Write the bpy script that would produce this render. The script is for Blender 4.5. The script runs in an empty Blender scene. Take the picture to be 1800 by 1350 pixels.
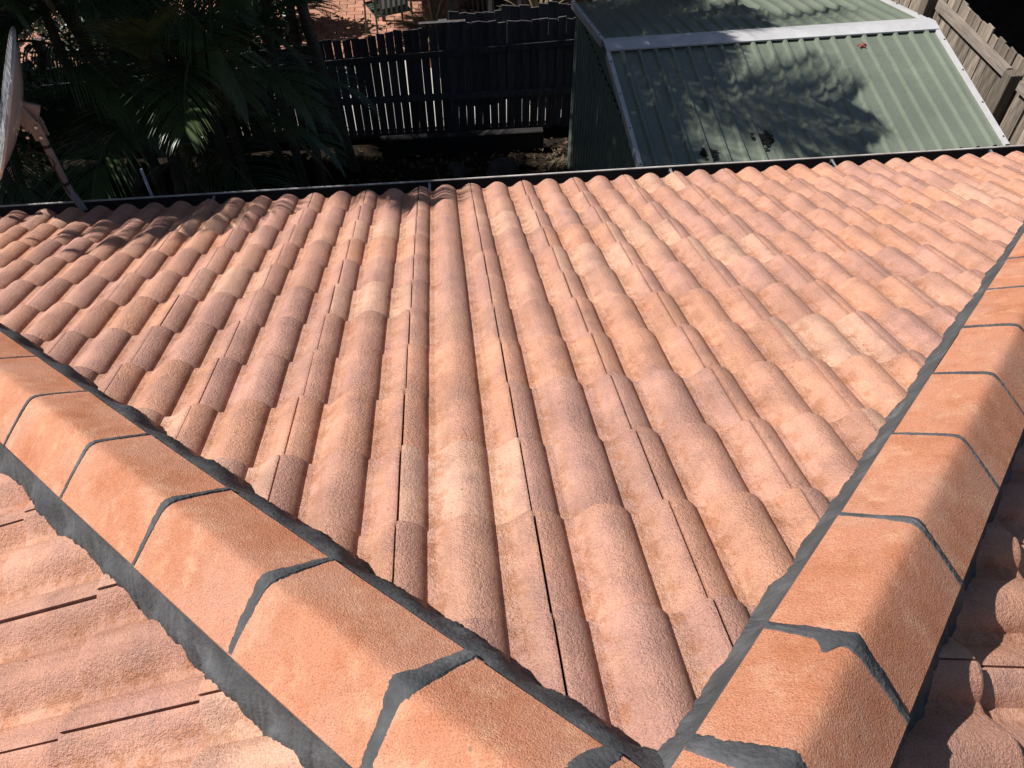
import bpy, bmesh, math, random
from mathutils import Vector, Matrix, noise
import numpy as np

# ------------------------------------------------------------------ camera, sky, sun, exposure
scene = bpy.context.scene
COL = scene.collection
R = math.radians

cam_d = bpy.data.cameras.new('camera')
cam = bpy.data.objects.new('camera', cam_d)
COL.objects.link(cam)
cam_d.lens = 28.0
cam_d.sensor_width = 36.0
cam_d.clip_start = 0.05
cam_d.clip_end = 500
_r = Vector((0.99522946, -0.09754181, -0.00197774))
_u = Vector((0.07510447, 0.75304524, 0.65366826))
_f = Vector((0.06227065, 0.65069845, -0.75677863))
CAM = Vector((0.16460803, -3.88529399, 2.72304886))
cam.matrix_world = Matrix(((_r.x, _u.x, -_f.x, CAM.x), (_r.y, _u.y, -_f.y, CAM.y), (_r.z, _u.z, -_f.z, CAM.z), (0, 0, 0, 1)))
scene.camera = cam

SUN_EL, SUN_AZ = R(49), R(11)                    # elevation; degrees from -X towards +Y
S = Vector((-math.cos(SUN_EL) * math.cos(SUN_AZ), math.cos(SUN_EL) * math.sin(SUN_AZ), math.sin(SUN_EL)))
world = bpy.data.worlds.new("World")
scene.world = world
world.use_nodes = True
wn = world.node_tree
bg = wn.nodes['Background']
sky = wn.nodes.new('ShaderNodeTexSky')
sky.sky_type = 'NISHITA'
sky.sun_disc = False
sky.sun_elevation = SUN_EL
sky.sun_rotation = math.atan2(S.x, S.y)
wn.links.new(sky.outputs[0], bg.inputs[0])
bg.inputs[1].default_value = 0.05
sun_d = bpy.data.lights.new('sun', 'SUN')
sun_d.energy = 5.0
sun_d.angle = R(0.5)
sun_d.color = (1.0, 0.96, 0.915)
sun = bpy.data.objects.new('sun', sun_d)
COL.objects.link(sun)
sun.rotation_euler = S.to_track_quat('Z', 'Y').to_euler()
scene.view_settings.view_transform = 'Standard'
scene.view_settings.look = 'None'
scene.view_settings.exposure = 0.39
scene.view_settings.gamma = 1.0
scene.view_settings.use_curve_mapping = False
rng = random.Random(7)

# ------------------------------------------------------------------ node helpers
def new_mat(name, rough=0.8, spec=0.3):
    m = bpy.data.materials.new(name)
    m.use_nodes = True
    b = m.node_tree.nodes['Principled BSDF']
    b.inputs['Roughness'].default_value = rough
    b.inputs['Specular IOR Level'].default_value = spec
    return m, m.node_tree, b

def nd(nt, kind, **kw):
    n = nt.nodes.new(kind)
    for k, v in kw.items():
        setattr(n, k, v)
    return n

def noise_tex(nt, vec, scale, detail=4, rough=0.55, dist=0.0):
    n = nd(nt, 'ShaderNodeTexNoise')
    n.inputs['Scale'].default_value = scale
    n.inputs['Detail'].default_value = detail
    n.inputs['Roughness'].default_value = rough
    n.inputs['Distortion'].default_value = dist
    nt.links.new(vec, n.inputs['Vector'])
    return n.outputs['Fac']

def ramp(nt, fac, stops, interp='LINEAR'):
    n = nd(nt, 'ShaderNodeValToRGB')
    n.color_ramp.interpolation = interp
    el = n.color_ramp.elements
    while len(el) < len(stops):
        el.new(0.5)
    for e, (p, c) in zip(el, stops):
        e.position = p
        e.color = (*c, 1) if len(c) == 3 else c
    nt.links.new(fac, n.inputs[0])
    return n.outputs[0]

def mapr(nt, fac, a, b, c=0.0, d=1.0):
    n = nd(nt, 'ShaderNodeMapRange')
    n.inputs[1].default_value, n.inputs[2].default_value = a, b
    n.inputs[3].default_value, n.inputs[4].default_value = c, d
    nt.links.new(fac, n.inputs[0])
    return n.outputs[0]

def mixc(nt, fac, a, b, mode='MIX'):
    n = nd(nt, 'ShaderNodeMix', data_type='RGBA', blend_type=mode)
    for sock, v in ((n.inputs[0], fac), (n.inputs[6], a), (n.inputs[7], b)):
        if hasattr(v, 'node'):
            nt.links.new(v, sock)
        elif isinstance(v, tuple):
            sock.default_value = (*v, 1)
        else:
            sock.default_value = v
    return n.outputs[2]

def mth(nt, op, a, b=None):
    n = nd(nt, 'ShaderNodeMath', operation=op)
    for sock, v in ((n.inputs[0], a), (n.inputs[1], b)):
        if v is None:
            continue
        if hasattr(v, 'node'):
            nt.links.new(v, sock)
        else:
            sock.default_value = v
    return n.outputs[0]

def bump(nt, bsdf, height, strength, distance):
    n = nd(nt, 'ShaderNodeBump')
    n.inputs['Strength'].default_value = strength
    n.inputs['Distance'].default_value = distance
    nt.links.new(height, n.inputs['Height'])
    nt.links.new(n.outputs[0], bsdf.inputs['Normal'])

def wpos(nt):
    return nd(nt, 'ShaderNodeNewGeometry').outputs['Position']

def opos(nt):
    return nd(nt, 'ShaderNodeTexCoord').outputs['Object']

def orand(nt):
    return nd(nt, 'ShaderNodeObjectInfo').outputs['Random']

def stretch(nt, vec, sx, sy, sz):
    n = nd(nt, 'ShaderNodeMapping')
    n.inputs['Scale'].default_value = (sx, sy, sz)
    nt.links.new(vec, n.inputs[0])
    return n.outputs[0]

# ------------------------------------------------------------------ materials
def make_tile_mat():
    m, nt, b = new_mat('concrete_tile', 0.85, 0.25)
    p = wpos(nt)
    r = orand(nt)
    at = nd(nt, 'ShaderNodeAttribute', attribute_name='pan')
    pan = at.outputs['Fac']
    base = ramp(nt, r, [(0.0, (0.56, 0.285, 0.20)), (0.16, (0.59, 0.312, 0.218)), (0.30, (0.505, 0.268, 0.205)), (0.44, (0.60, 0.295, 0.19)),
                        (0.58, (0.52, 0.265, 0.19)), (0.72, (0.64, 0.372, 0.262)), (0.86, (0.515, 0.272, 0.208)), (1.0, (0.60, 0.315, 0.22))], 'CONSTANT')
    base = mixc(nt, 0.14, base, (0.52, 0.325, 0.255))
    n1 = noise_tex(nt, p, 6.5, 6, 0.66)
    mauve = mth(nt, 'MULTIPLY', mapr(nt, n1, 0.44, 0.66), mapr(nt, noise_tex(nt, p, 40, 4, 0.7), 0.3, 0.6, 0.35, 1))
    mauve = mth(nt, 'MULTIPLY', mauve, mapr(nt, pan, 0.15, 0.75, 1.0, 0.25))
    base = mixc(nt, mth(nt, 'MULTIPLY', mauve, 0.72), base, (0.395, 0.22, 0.19))
    n1b = noise_tex(nt, p, 11.0, 6, 0.68, 0.5)
    base = mixc(nt, mth(nt, 'MULTIPLY', mapr(nt, n1b, 0.5, 0.7), 0.3), base, (0.66, 0.395, 0.275))
    n2 = noise_tex(nt, p, 24, 8, 0.78)
    dirt = mth(nt, 'MULTIPLY', mapr(nt, pan, 0.25, 0.8), mapr(nt, n2, 0.47, 0.57))
    base = mixc(nt, mth(nt, 'MULTIPLY', dirt, 0.72), base, (0.40, 0.17, 0.085))
    n2b = noise_tex(nt, p, 7, 3, 0.5)
    sand = mth(nt, 'MULTIPLY', pan, mapr(nt, n2b, 0.45, 0.62))
    base = mixc(nt, mth(nt, 'MULTIPLY', sand, 0.3), base, (0.62, 0.365, 0.235))
    va = nd(nt, 'ShaderNodeVectorMath', operation='ADD')
    nt.links.new(stretch(nt, opos(nt), 55, 3.5, 8), va.inputs[0])
    nt.links.new(mth(nt, 'MULTIPLY', r, 37.0), va.inputs[1])
    st = noise_tex(nt, va.outputs[0], 1.0, 5, 0.65)
    base = mixc(nt, 0.32, base, ramp(nt, st, [(0.30, (0.68, 0.63, 0.62)), (0.5, (1, 1, 1)), (0.72, (1.10, 1.09, 1.06))]), 'MULTIPLY')
    n3 = noise_tex(nt, p, 330, 3, 0.7)
    base = mixc(nt, 0.8, base, ramp(nt, n3, [(0.30, (0.40, 0.36, 0.35)), (0.45, (0.97, 0.97, 0.97)), (0.68, (1.28, 1.27, 1.25))]), 'MULTIPLY')
    vor = nd(nt, 'ShaderNodeTexVoronoi')
    vor.inputs['Scale'].default_value = 22
    nt.links.new(p, vor.inputs['Vector'])
    spot = mapr(nt, vor.outputs['Distance'], 0.045, 0.10, 1, 0)
    gate = mapr(nt, noise_tex(nt, p, 4, 2), 0.56, 0.62)
    base = mixc(nt, mth(nt, 'MULTIPLY', mth(nt, 'MULTIPLY', spot, gate), 0.75), base, (0.10, 0.06, 0.04))
    nt.links.new(base, b.inputs['Base Color'])
    h1 = noise_tex(nt, p, 300, 3, 0.65)
    h2 = noise_tex(nt, p, 130, 2, 0.5)
    h = mth(nt, 'ADD', h1, mth(nt, 'MULTIPLY', h2, 0.8))
    h = mth(nt, 'MULTIPLY', h, mapr(nt, noise_tex(nt, p, 5, 4, 0.6), 0.36, 0.62, 0.55, 1.45))
    bump(nt, b, h, 1.0, 0.0052)
    return m

def make_cap_mat():
    m, nt, b = new_mat('hip_cap_clay', 0.82, 0.25)
    p = wpos(nt)
    r = orand(nt)
    base = ramp(nt, r, [(0, (0.56, 0.238, 0.135)), (0.3, (0.50, 0.212, 0.124)), (0.65, (0.575, 0.255, 0.15)), (1, (0.53, 0.222, 0.13))])
    n1 = noise_tex(nt, p, 8, 7, 0.7)
    base = mixc(nt, mth(nt, 'MULTIPLY', mapr(nt, n1, 0.46, 0.66), 0.85), base, (0.43, 0.16, 0.075))
    n2 = noise_tex(nt, p, 4.5, 6, 0.62)
    base = mixc(nt, mth(nt, 'MULTIPLY', mapr(nt, n2, 0.47, 0.66), 0.55), base, (0.55, 0.31, 0.225))
    n4 = noise_tex(nt, p, 15, 5, 0.7)
    base = mixc(nt, mth(nt, 'MULTIPLY', mapr(nt, n4, 0.52, 0.68), 0.5), base, (0.69, 0.41, 0.255))
    n3 = noise_tex(nt, p, 340, 4, 0.75)
    base = mixc(nt, 0.9, base, ramp(nt, n3, [(0.30, (0.38, 0.33, 0.31)), (0.46, (0.98, 0.98, 0.98)), (0.68, (1.3, 1.28, 1.25))]), 'MULTIPLY')
    vor = nd(nt, 'ShaderNodeTexVoronoi')
    vor.inputs['Scale'].default_value = 19
    nt.links.new(p, vor.inputs['Vector'])
    spot = mapr(nt, vor.outputs['Distance'], 0.05, 0.09, 1, 0)
    gate = mapr(nt, noise_tex(nt, p, 5, 2), 0.57, 0.63)
    base = mixc(nt, mth(nt, 'MULTIPLY', mth(nt, 'MULTIPLY', spot, gate), 0.5), base, (0.12, 0.09, 0.075))
    nt.links.new(base, b.inputs['Base Color'])
    h1 = noise_tex(nt, p, 320, 3, 0.65)
    h2 = noise_tex(nt, p, 120, 2, 0.5)
    bump(nt, b, mth(nt, 'ADD', h1, mth(nt, 'MULTIPLY', h2, 0.4)), 0.9, 0.004)
    return m

def make_pointing_mat():
    m, nt, b = new_mat('grey_pointing', 0.75, 0.3)
    p = wpos(nt)
    n1 = noise_tex(nt, p, 14, 5, 0.6)
    base = ramp(nt, n1, [(0.3, (0.050, 0.052, 0.055)), (0.55, (0.080, 0.082, 0.086)), (0.75, (0.128, 0.131, 0.137))])
    n2 = noise_tex(nt, stretch(nt, p, 60, 60, 300), 1.0, 4)
    base = mixc(nt, 0.25, base, ramp(nt, n2, [(0.3, (0.75, 0.75, 0.75)), (0.7, (1.3, 1.3, 1.3))]), 'MULTIPLY')
    nt.links.new(base, b.inputs['Base Color'])
    h = mth(nt, 'ADD', noise_tex(nt, p, 120, 4), mth(nt, 'MULTIPLY', noise_tex(nt, p, 30, 3), 1.2))
    bump(nt, b, h, 0.7, 0.004)
    return m

def simple_mat(name, c0, c1, scale, rough=0.6, spec=0.3, bs=0.2, bd=0.003, metal=0.0, objspace=False, strv=None, vary=0.0):
    m, nt, b = new_mat(name, rough, spec)
    b.inputs['Metallic'].default_value = metal
    p = opos(nt) if objspace else wpos(nt)
    if strv:
        p = stretch(nt, p, *strv)
    n = noise_tex(nt, p, scale, 6, 0.62)
    col = ramp(nt, n, [(0.32, c0), (0.68, c1)])
    if vary:
        col = mixc(nt, 1.0, col, ramp(nt, orand(nt), [(0, (1 - vary,) * 3), (1, (1 + vary,) * 3)]), 'MULTIPLY')
    nt.links.new(col, b.inputs['Base Color'])
    if bs:
        bump(nt, b, noise_tex(nt, p, scale * 3, 4), bs, bd)
    return m

M_TILE = make_tile_mat()
M_CAP = make_cap_mat()
M_POINT = make_pointing_mat()
M_DECK = simple_mat('roof_deck_dark', (0.015, 0.012, 0.01), (0.03, 0.025, 0.02), 20)
M_GUTTER = simple_mat('gutter_brown', (0.035, 0.028, 0.028), (0.06, 0.05, 0.048), 8, 0.4, 0.4, 0.1)
M_LIP = simple_mat('gutter_bead_pale', (0.34, 0.30, 0.27), (0.66, 0.62, 0.58), 9, 0.3, 0.5, 0.1)  # bead paler than the rest of the gutter
M_BRICK = simple_mat('house_brick', (0.20, 0.11, 0.08), (0.30, 0.17, 0.12), 12, 0.85, 0.2, 0.3)
M_ZINC = simple_mat('zinc_metal', (0.42, 0.42, 0.42), (0.56, 0.56, 0.56), 30, 0.4, 0.5, 0.05, 0.001, 0.6)
M_DISH = simple_mat('dish_grey_paint', (0.34, 0.345, 0.355), (0.41, 0.415, 0.425), 9, 0.12, 0.9, 0.03, 0.001)
M_MAST = simple_mat('mast_grey', (0.19, 0.186, 0.184), (0.25, 0.245, 0.24), 20, 0.45, 0.4, 0.05, 0.001)
M_RUBBER = simple_mat('black_rubber', (0.015, 0.015, 0.015), (0.03, 0.03, 0.03), 40, 0.6)
M_BOLT = simple_mat('bolt_steel', (0.55, 0.55, 0.53), (0.68, 0.68, 0.66), 40, 0.3, 0.5, 0, 0, 0.8)
M_SOIL = simple_mat('yard_soil', (0.010, 0.007, 0.005), (0.03, 0.021, 0.015), 6, 0.95, 0.1, 0.8, 0.03)
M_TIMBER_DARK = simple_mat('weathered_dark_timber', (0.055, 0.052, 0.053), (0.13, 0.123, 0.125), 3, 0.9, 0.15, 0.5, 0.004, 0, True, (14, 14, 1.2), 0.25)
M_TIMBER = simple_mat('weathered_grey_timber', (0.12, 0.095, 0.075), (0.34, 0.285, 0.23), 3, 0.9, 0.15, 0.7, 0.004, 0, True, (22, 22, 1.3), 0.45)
M_RAIL = simple_mat('weathered_rail', (0.18, 0.15, 0.125), (0.31, 0.265, 0.225), 3, 0.9, 0.15, 0.6, 0.003, 0, True, (14, 1.5, 14))
M_SLEEPER = simple_mat('garden_sleeper', (0.022, 0.02, 0.02), (0.042, 0.038, 0.038), 3, 0.9, 0.15, 0.6, 0.004, 0, True, (2, 14, 14))
M_ROCK = simple_mat('grey_rock', (0.035, 0.032, 0.03), (0.075, 0.07, 0.066), 9, 0.9, 0.2, 0.8, 0.02)
M_PAVER = simple_mat('terracotta_paver', (0.36, 0.17, 0.11), (0.50, 0.27, 0.19), 9, 0.85, 0.2, 0.3, 0.003, 0, False, None, 0.18)
M_MORTAR = simple_mat('paver_joint', (0.10, 0.06, 0.045), (0.16, 0.10, 0.07), 20, 0.9)
M_CONCRETE = simple_mat('pale_concrete', (0.42, 0.39, 0.35), (0.55, 0.52, 0.48), 4, 0.9, 0.2, 0.3, 0.004)
M_CHAIR = simple_mat('green_grey_metal', (0.05, 0.065, 0.05), (0.09, 0.11, 0.085), 15, 0.35, 0.5, 0.05)
M_CHAIR2 = simple_mat('brown_metal', (0.035, 0.028, 0.022), (0.06, 0.05, 0.04), 15, 0.4, 0.5, 0.05)
M_CUSHION = simple_mat('pale_cushion', (0.45, 0.47, 0.48), (0.55, 0.57, 0.58), 30, 0.9, 0.1)
M_POT = simple_mat('terracotta_pot', (0.22, 0.10, 0.06), (0.32, 0.16, 0.10), 10, 0.8)
M_POTG = simple_mat('grey_pot', (0.16, 0.155, 0.15), (0.24, 0.235, 0.23), 10, 0.7)
M_TRUNK = simple_mat('palm_trunk', (0.06, 0.055, 0.045), (0.13, 0.115, 0.09), 5, 0.85, 0.2, 0.6, 0.004, 0, False, (1, 1, 9))
M_BARK = simple_mat('bark', (0.05, 0.04, 0.032), (0.10, 0.085, 0.07), 8, 0.95, 0.1, 0.8, 0.01, 0, False, (2, 2, .6))

def leaf_mat(name, c0, c1, rough=0.42, spec=0.4):
    m, nt, b = new_mat(name, rough, spec)
    n = noise_tex(nt, wpos(nt), 9, 3)
    col = ramp(nt, n, [(0.3, c0), (0.7, c1)])
    col = mixc(nt, 1.0, col, ramp(nt, orand(nt), [(0, (0.7, 0.75, 0.7)), (1, (1.25, 1.2, 1.2))]), 'MULTIPLY')
    nt.links.new(col, b.inputs['Base Color'])
    return m
M_FROND = leaf_mat('palm_frond_green', (0.032, 0.056, 0.022), (0.07, 0.105, 0.04))
M_FROND_DRY = leaf_mat('palm_frond_dry', (0.10, 0.07, 0.04), (0.19, 0.14, 0.08), 0.7, 0.2)
M_RACHIS = leaf_mat('palm_rachis', (0.06, 0.07, 0.025), (0.10, 0.10, 0.04))
M_LEAF = leaf_mat('dark_leaf', (0.012, 0.022, 0.009), (0.03, 0.045, 0.016))
M_LEAF_Y = leaf_mat('yellow_green_leaf', (0.10, 0.15, 0.03), (0.16, 0.21, 0.05))
M_STRAW = leaf_mat('dry_straw', (0.16, 0.13, 0.08), (0.26, 0.22, 0.14), 0.9, 0.1)

def make_shed_mat(name, c0, c1):
    m, nt, b = new_mat(name, 0.30, 0.55)
    p = wpos(nt)
    n = noise_tex(nt, p, 2.2, 6, 0.65)
    col = ramp(nt, n, [(0.3, c0), (0.7, c1)])
    n2 = noise_tex(nt, p, 26, 6, 0.7)
    gate = mapr(nt, noise_tex(nt, p, 1.3, 3), 0.42, 0.62)
    grime = mth(nt, 'MULTIPLY', mapr(nt, n2, 0.48, 0.68), gate)
    col = mixc(nt, mth(nt, 'MULTIPLY', grime, 0.5), col, (0.115, 0.125, 0.085))
    nt.links.new(col, b.inputs['Base Color'])
    bump(nt, b, n, 0.1, 0.01)
    return m
M_SHED = make_shed_mat('eucalyptus_green_steel', (0.138, 0.160, 0.124), (0.182, 0.206, 0.160))
M_SHEDW = make_shed_mat('green_steel_wall', (0.13, 0.175, 0.15), (0.17, 0.215, 0.18))
M_TRIM = simple_mat('cream_trim_steel', (0.46, 0.455, 0.45), (0.55, 0.545, 0.54), 8, 0.35, 0.5, 0.05)
M_DARKWALL = simple_mat('dark_render', (0.05, 0.045, 0.04), (0.08, 0.07, 0.065), 5, 0.9)
M_ROOFM = simple_mat('dark_sheet_roof', (0.06, 0.06, 0.065), (0.09, 0.09, 0.095), 5, 0.6)

# ------------------------------------------------------------------ object helpers
def tag(o, label=None, cat=None, group=None, kind=None):
    if label: o['label'] = label
    if cat: o['category'] = cat
    if group: o['group'] = group
    if kind: o['kind'] = kind
    return o

def empty(name, loc=(0, 0, 0)):
    o = bpy.data.objects.new(name, None)
    o.empty_display_size = 0.1
    COL.objects.link(o)
    o.location = loc
    return o

def link(name, me, parent=None, world=None):
    """world = wanted world matrix (parents here are empties or objects with a known world matrix)"""
    o = bpy.data.objects.new(name, me)
    COL.objects.link(o)
    w = world if world is not None else Matrix.Identity(4)
    if parent is not None:
        o.parent = parent
        pw = WM.get(parent.name, Matrix.Translation(parent.location))
        o.matrix_basis = pw.inverted() @ w
    else:
        o.matrix_basis = w
    WM[o.name] = w
    return o
WM = {}

class MB:
    def __init__(self):
        self.v, self.f, self.sm = [], [], []
    def add(self, vs, fs, smooth=False):
        n = len(self.v)
        self.v += [tuple(p) for p in vs]
        self.f += [tuple(i + n for i in f) for f in fs]
        self.sm += [smooth] * len(fs)
    def box(self, c, s, rot=None):
        c = Vector(c)
        vs = []
        for z in (-.5, .5):
            for x, y in ((-.5, -.5), (.5, -.5), (.5, .5), (-.5, .5)):
                p = Vector((x * s[0], y * s[1], z * s[2]))
                if rot: p = rot @ p
                vs.append(c + p)
        self.add(vs, [(3, 2, 1, 0), (4, 5, 6, 7), (0, 1, 5, 4), (1, 2, 6, 5), (2, 3, 7, 6), (3, 0, 4, 7)])
    def tube(self, pts, rad, n=8, cap=True):
        pts = [Vector(p) for p in pts]
        if not hasattr(rad, '__len__'): rad = [rad] * len(pts)
        vs, fs = [], []
        t0 = (pts[1] - pts[0]).normalized()
        a = t0.cross(Vector((0, 0, 1)))
        if a.length < 1e-3: a = t0.cross(Vector((1, 0, 0)))
        a.normalize()
        for i, p in enumerate(pts):
            t = (pts[min(i + 1, len(pts) - 1)] - pts[max(i - 1, 0)]).normalized()
            a = (a - t * a.dot(t)).normalized()
            b = t.cross(a)
            for k in range(n):
                q = 2 * math.pi * k / n
                vs.append(p + (a * math.cos(q) + b * math.sin(q)) * rad[i])
        for i in range(len(pts) - 1):
            for k in range(n):
                k2 = (k + 1) % n
                fs.append((i * n + k, i * n + k2, (i + 1) * n + k2, (i + 1) * n + k))
        if cap:
            fs.append(tuple(reversed(range(n))))
            fs.append(tuple(range((len(pts) - 1) * n, len(pts) * n)))
        self.add(vs, fs, True)
    def mesh(self, name, mat, sharp=40):
        me = bpy.data.meshes.new(name)
        me.from_pydata(self.v, [], self.f)
        if mat: me.materials.append(mat)
        me.polygons.foreach_set('use_smooth', self.sm)
        me.update()
        if any(self.sm): me.set_sharp_from_angle(angle=R(sharp))
        return me
    def build(self, name, mat, parent=None, world=None, sharp=40):
        return link(name, self.mesh(name, mat, sharp), parent, world)

def bevel_mesh(me, w, seg=1):
    bm = bmesh.new(); bm.from_mesh(me)
    bmesh.ops.bevel(bm, geom=bm.edges[:], offset=w, segments=seg, affect='EDGES', clamp_overlap=True)
    bm.to_mesh(me); bm.free()
    return me

# ------------------------------------------------------------------ roof geometry
PITCH = R(22.5)
cp, sp = math.cos(PITCH), math.sin(PITCH)
G = 0.32006                                   # course gauge
TW = 0.300                                    # tile cover width
STEP = 0.026
PAN = 0.035
RAD = (0.064 ** 2 + PAN ** 2) / (2 * PAN)
RAD2 = (0.066 ** 2 + PAN ** 2) / (2 * PAN)
AX, AYP = 0.3917, -4.0947                     # apex on the crest plane
APEX = Vector((AX, AYP * cp, -AYP * sp))
M_MAIN = Matrix(((1, 0, 0, 0), (0, cp, sp, 0), (0, -sp, cp, 0), (0, 0, 0, 1)))      # plane -> world
EAVE_L = AX + APEX.y                          # x of left eave (same height as the main one)
EAVE_R = AX - APEX.y
# left slope: lateral -> +Y, down-slope -> -X ; right slope: lateral -> -Y, down-slope -> +X
M_LEFT = Matrix(((0, -cp, -sp, EAVE_L), (1, 0, 0, 0), (0, -sp, cp, 0), (0, 0, 0, 1)))
M_RIGHT = Matrix(((0, cp, sp, EAVE_R), (-1, 0, 0, 0), (0, -sp, cp, 0), (0, 0, 0, 1)))
PH_LEFT = (-3.105 + 10.35 * 0.3 - 0.01, 0.245)  # lateral phase, course phase
PH_RIGHT = (0.1, 0.50)

def prof(u):
    v = u % 0.15
    if v < 0.064:
        return -(RAD - math.sqrt(RAD * RAD - v * v))
    if v < 0.084:
        return -PAN
    w = 0.15 - v
    return -0.5 * (RAD2 - math.sqrt(RAD2 * RAD2 - w * w)) - 0.5 * PAN * math.sin(math.pi / 2 * w / 0.066) ** 2

def tile_surface(which, X, Y):
    lat, crs = {'main': (0.0, 0.0), 'left': PH_LEFT, 'right': PH_RIGHT}[which]
    yy = -Y / G - crs
    fr = yy - math.floor(yy)
    return prof((X - lat) % TW) - STEP * fr

def tile_mesh():
    us = []
    for base in (0.0, 0.15):
        us += [base + q for q in (0.0, 0.008, 0.018, 0.028, 0.038, 0.046, 0.052, 0.057, 0.061, 0.064, 0.072, 0.080, 0.084, 0.088, 0.093, 0.099, 0.108, 0.117, 0.126, 0.135, 0.143)]
    us += [0.2964]
    us[0] = 0.0012
    ys = [(0.0, -0.0035), (-0.004, -0.0008), (-0.012, 0.0), (-0.12, 0.0), (-0.25, 0.0), (-0.385, 0.0)]
    vs, fs, pan = [], [], []
    n = len(us)
    for y, dz in ys:
        for u in us:
            z = prof(u) + (-0.0035 if u > 0.24 else 0.0) + STEP * y / G + dz
            if u in (us[0], us[-1]): z -= 0.0015
            vs.append((u, y, z)); pan.append(min(1.0, max(0.0, (-prof(u)) / PAN)))
    for i in range(len(ys) - 1):
        for k in range(n - 1):
            a = i * n + k
            fs.append((a, a + 1, a + n + 1, a + n))
    fs = [tuple(reversed(f)) for f in fs]
    # butt face
    b0 = len(vs)
    for u in us:
        vs.append((u, 0.0, prof(u) - 0.019)); pan.append(0.5)
    for k in range(n - 1):
        fs.append((k, k + 1, b0 + k + 1, b0 + k)[::-1])
    # side faces
    for col, flip in ((0, False), (n - 1, True)):
        s0 = len(vs)
        for y, dz in ys:
            vs.append((us[col], y, prof(us[col]) + STEP * y / G - 0.03)); pan.append(0.5)
        for i in range(len(ys) - 1):
            f = (i * n + col, s0 + i, s0 + i + 1, (i + 1) * n + col)
            fs.append(f if flip else f[::-1])
    me = bpy.data.meshes.new('roof_tile')
    me.from_pydata(vs, [], fs)
    me.materials.append(M_TILE)
    me.polygons.foreach_set('use_smooth', [True] * len(fs))
    at = me.attributes.new('pan', 'FLOAT', 'POINT')
    at.data.foreach_set('value', pan)
    me.update()
    me.set_sharp_from_angle(angle=R(50))
    return me

house = empty('house', (AX, APEX.y, -2.5))
tag(house, 'house under the foreground hip roof of orange concrete tiles with grey pointed hip caps', 'house')

TILE = tile_mesh()
def bisect_copy(me, planes):
    """planes in tile-local space: (co, no); keeps the side opposite to no"""
    bm = bmesh.new(); bm.from_mesh(me)
    for co, no in planes:
        bmesh.ops.bisect_plane(bm, geom=bm.verts[:] + bm.edges[:] + bm.faces[:], plane_co=co, plane_no=no, clear_outer=True)
    if not bm.faces:
        bm.free(); return None
    m2 = bpy.data.meshes.new('roof_tile_cut')
    bm.to_mesh(m2); bm.free()
    m2.materials.clear(); m2.materials.append(M_TILE)
    return m2

SQ = 1 / math.sqrt(2)
# outward plan normals of the hip planes, shifted so that the tiles stop under the caps
def plane_sets(which):
    if which == 'main':
        ns = [Vector((-SQ, -SQ, 0)), Vector((SQ, -SQ, 0))]
    elif which == 'left':
        ns = [Vector((SQ, SQ, 0)), Vector((1, 0, 0))]
    else:
        ns = [Vector((-SQ, SQ, 0)), Vector((-1, 0, 0))]
    return [(APEX - n * 0.03, n) for n in ns]

n_tiles = 0
def lay(which, Mw, lat, crs, i0, i1, j0, j1, keep=None, bulk=None):
    global n_tiles
    pls = plane_sets(which)
    trng = random.Random({'main': 3, 'left': 5, 'right': 9}[which])
    for j in range(j0, j1):
        for i in range(i0, i1):
            X0 = lat + i * TW
            Y0 = -(j + crs) * G
            if which == 'main' and j == 0: Y0 += 0.022
            jx, jy, jz = trng.uniform(-.0006, .0006), trng.gauss(0, 0.0018), trng.gauss(0, 0.0008)
            rz, ry, rx = trng.uniform(-.0022, .0022), trng.gauss(0, 0.004), trng.gauss(0, 0.0015)
            L = Matrix.Translation((X0 + jx, Y0 + jy, jz)) @ Matrix.Rotation(rz, 4, 'Z') @ Matrix.Rotation(ry, 4, 'Y') @ Matrix.Rotation(rx, 4, 'X')
            W = Mw @ L
            cor = [W @ Vector(q) for q in ((0, 0, 0), (.3, 0, 0), (.3, -.385, 0), (0, -.385, 0))]
            if keep and not keep(cor): continue
            cut, out = False, False
            for co, no in pls:
                ds = [(q - co).dot(no) for q in cor]
                if min(ds) > 0: out = True
                elif max(ds) > 0: cut = True
            if out: continue
            me = TILE
            if cut:
                Wi = W.inverted()
                loc = []
                for co, no in pls:
                    loc.append((Wi @ co, (Wi.to_3x3() @ no).normalized()))
                me = bisect_copy(TILE, loc)
                if me is None: continue
            if bulk is not None:
                n0 = len(bulk[0])
                bulk[0].extend((W @ v.co)[:] for v in me.vertices)
                bulk[1].extend(tuple(q + n0 for q in f.vertices) for f in me.polygons)
                bulk[2].extend(d.value for d in me.attributes['pan'].data)
                continue
            link('roof_tile', me, house, W)
            n_tiles += 1

lay('main', M_MAIN, 0.0, 0.0, -13, 16, 0, 13)
lay('left', M_LEFT, PH_LEFT[0], PH_LEFT[1], -17, 0, 5, 13, lambda c: max(q.x for q in c) > -1.35 and min(q.y for q in c) > -5.05)
lay('right', M_RIGHT, PH_RIGHT[0], PH_RIGHT[1], 0, 17, 5, 13, lambda c: min(q.x for q in c) < 2.2 and min(q.y for q in c) > -5.05)

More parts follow.
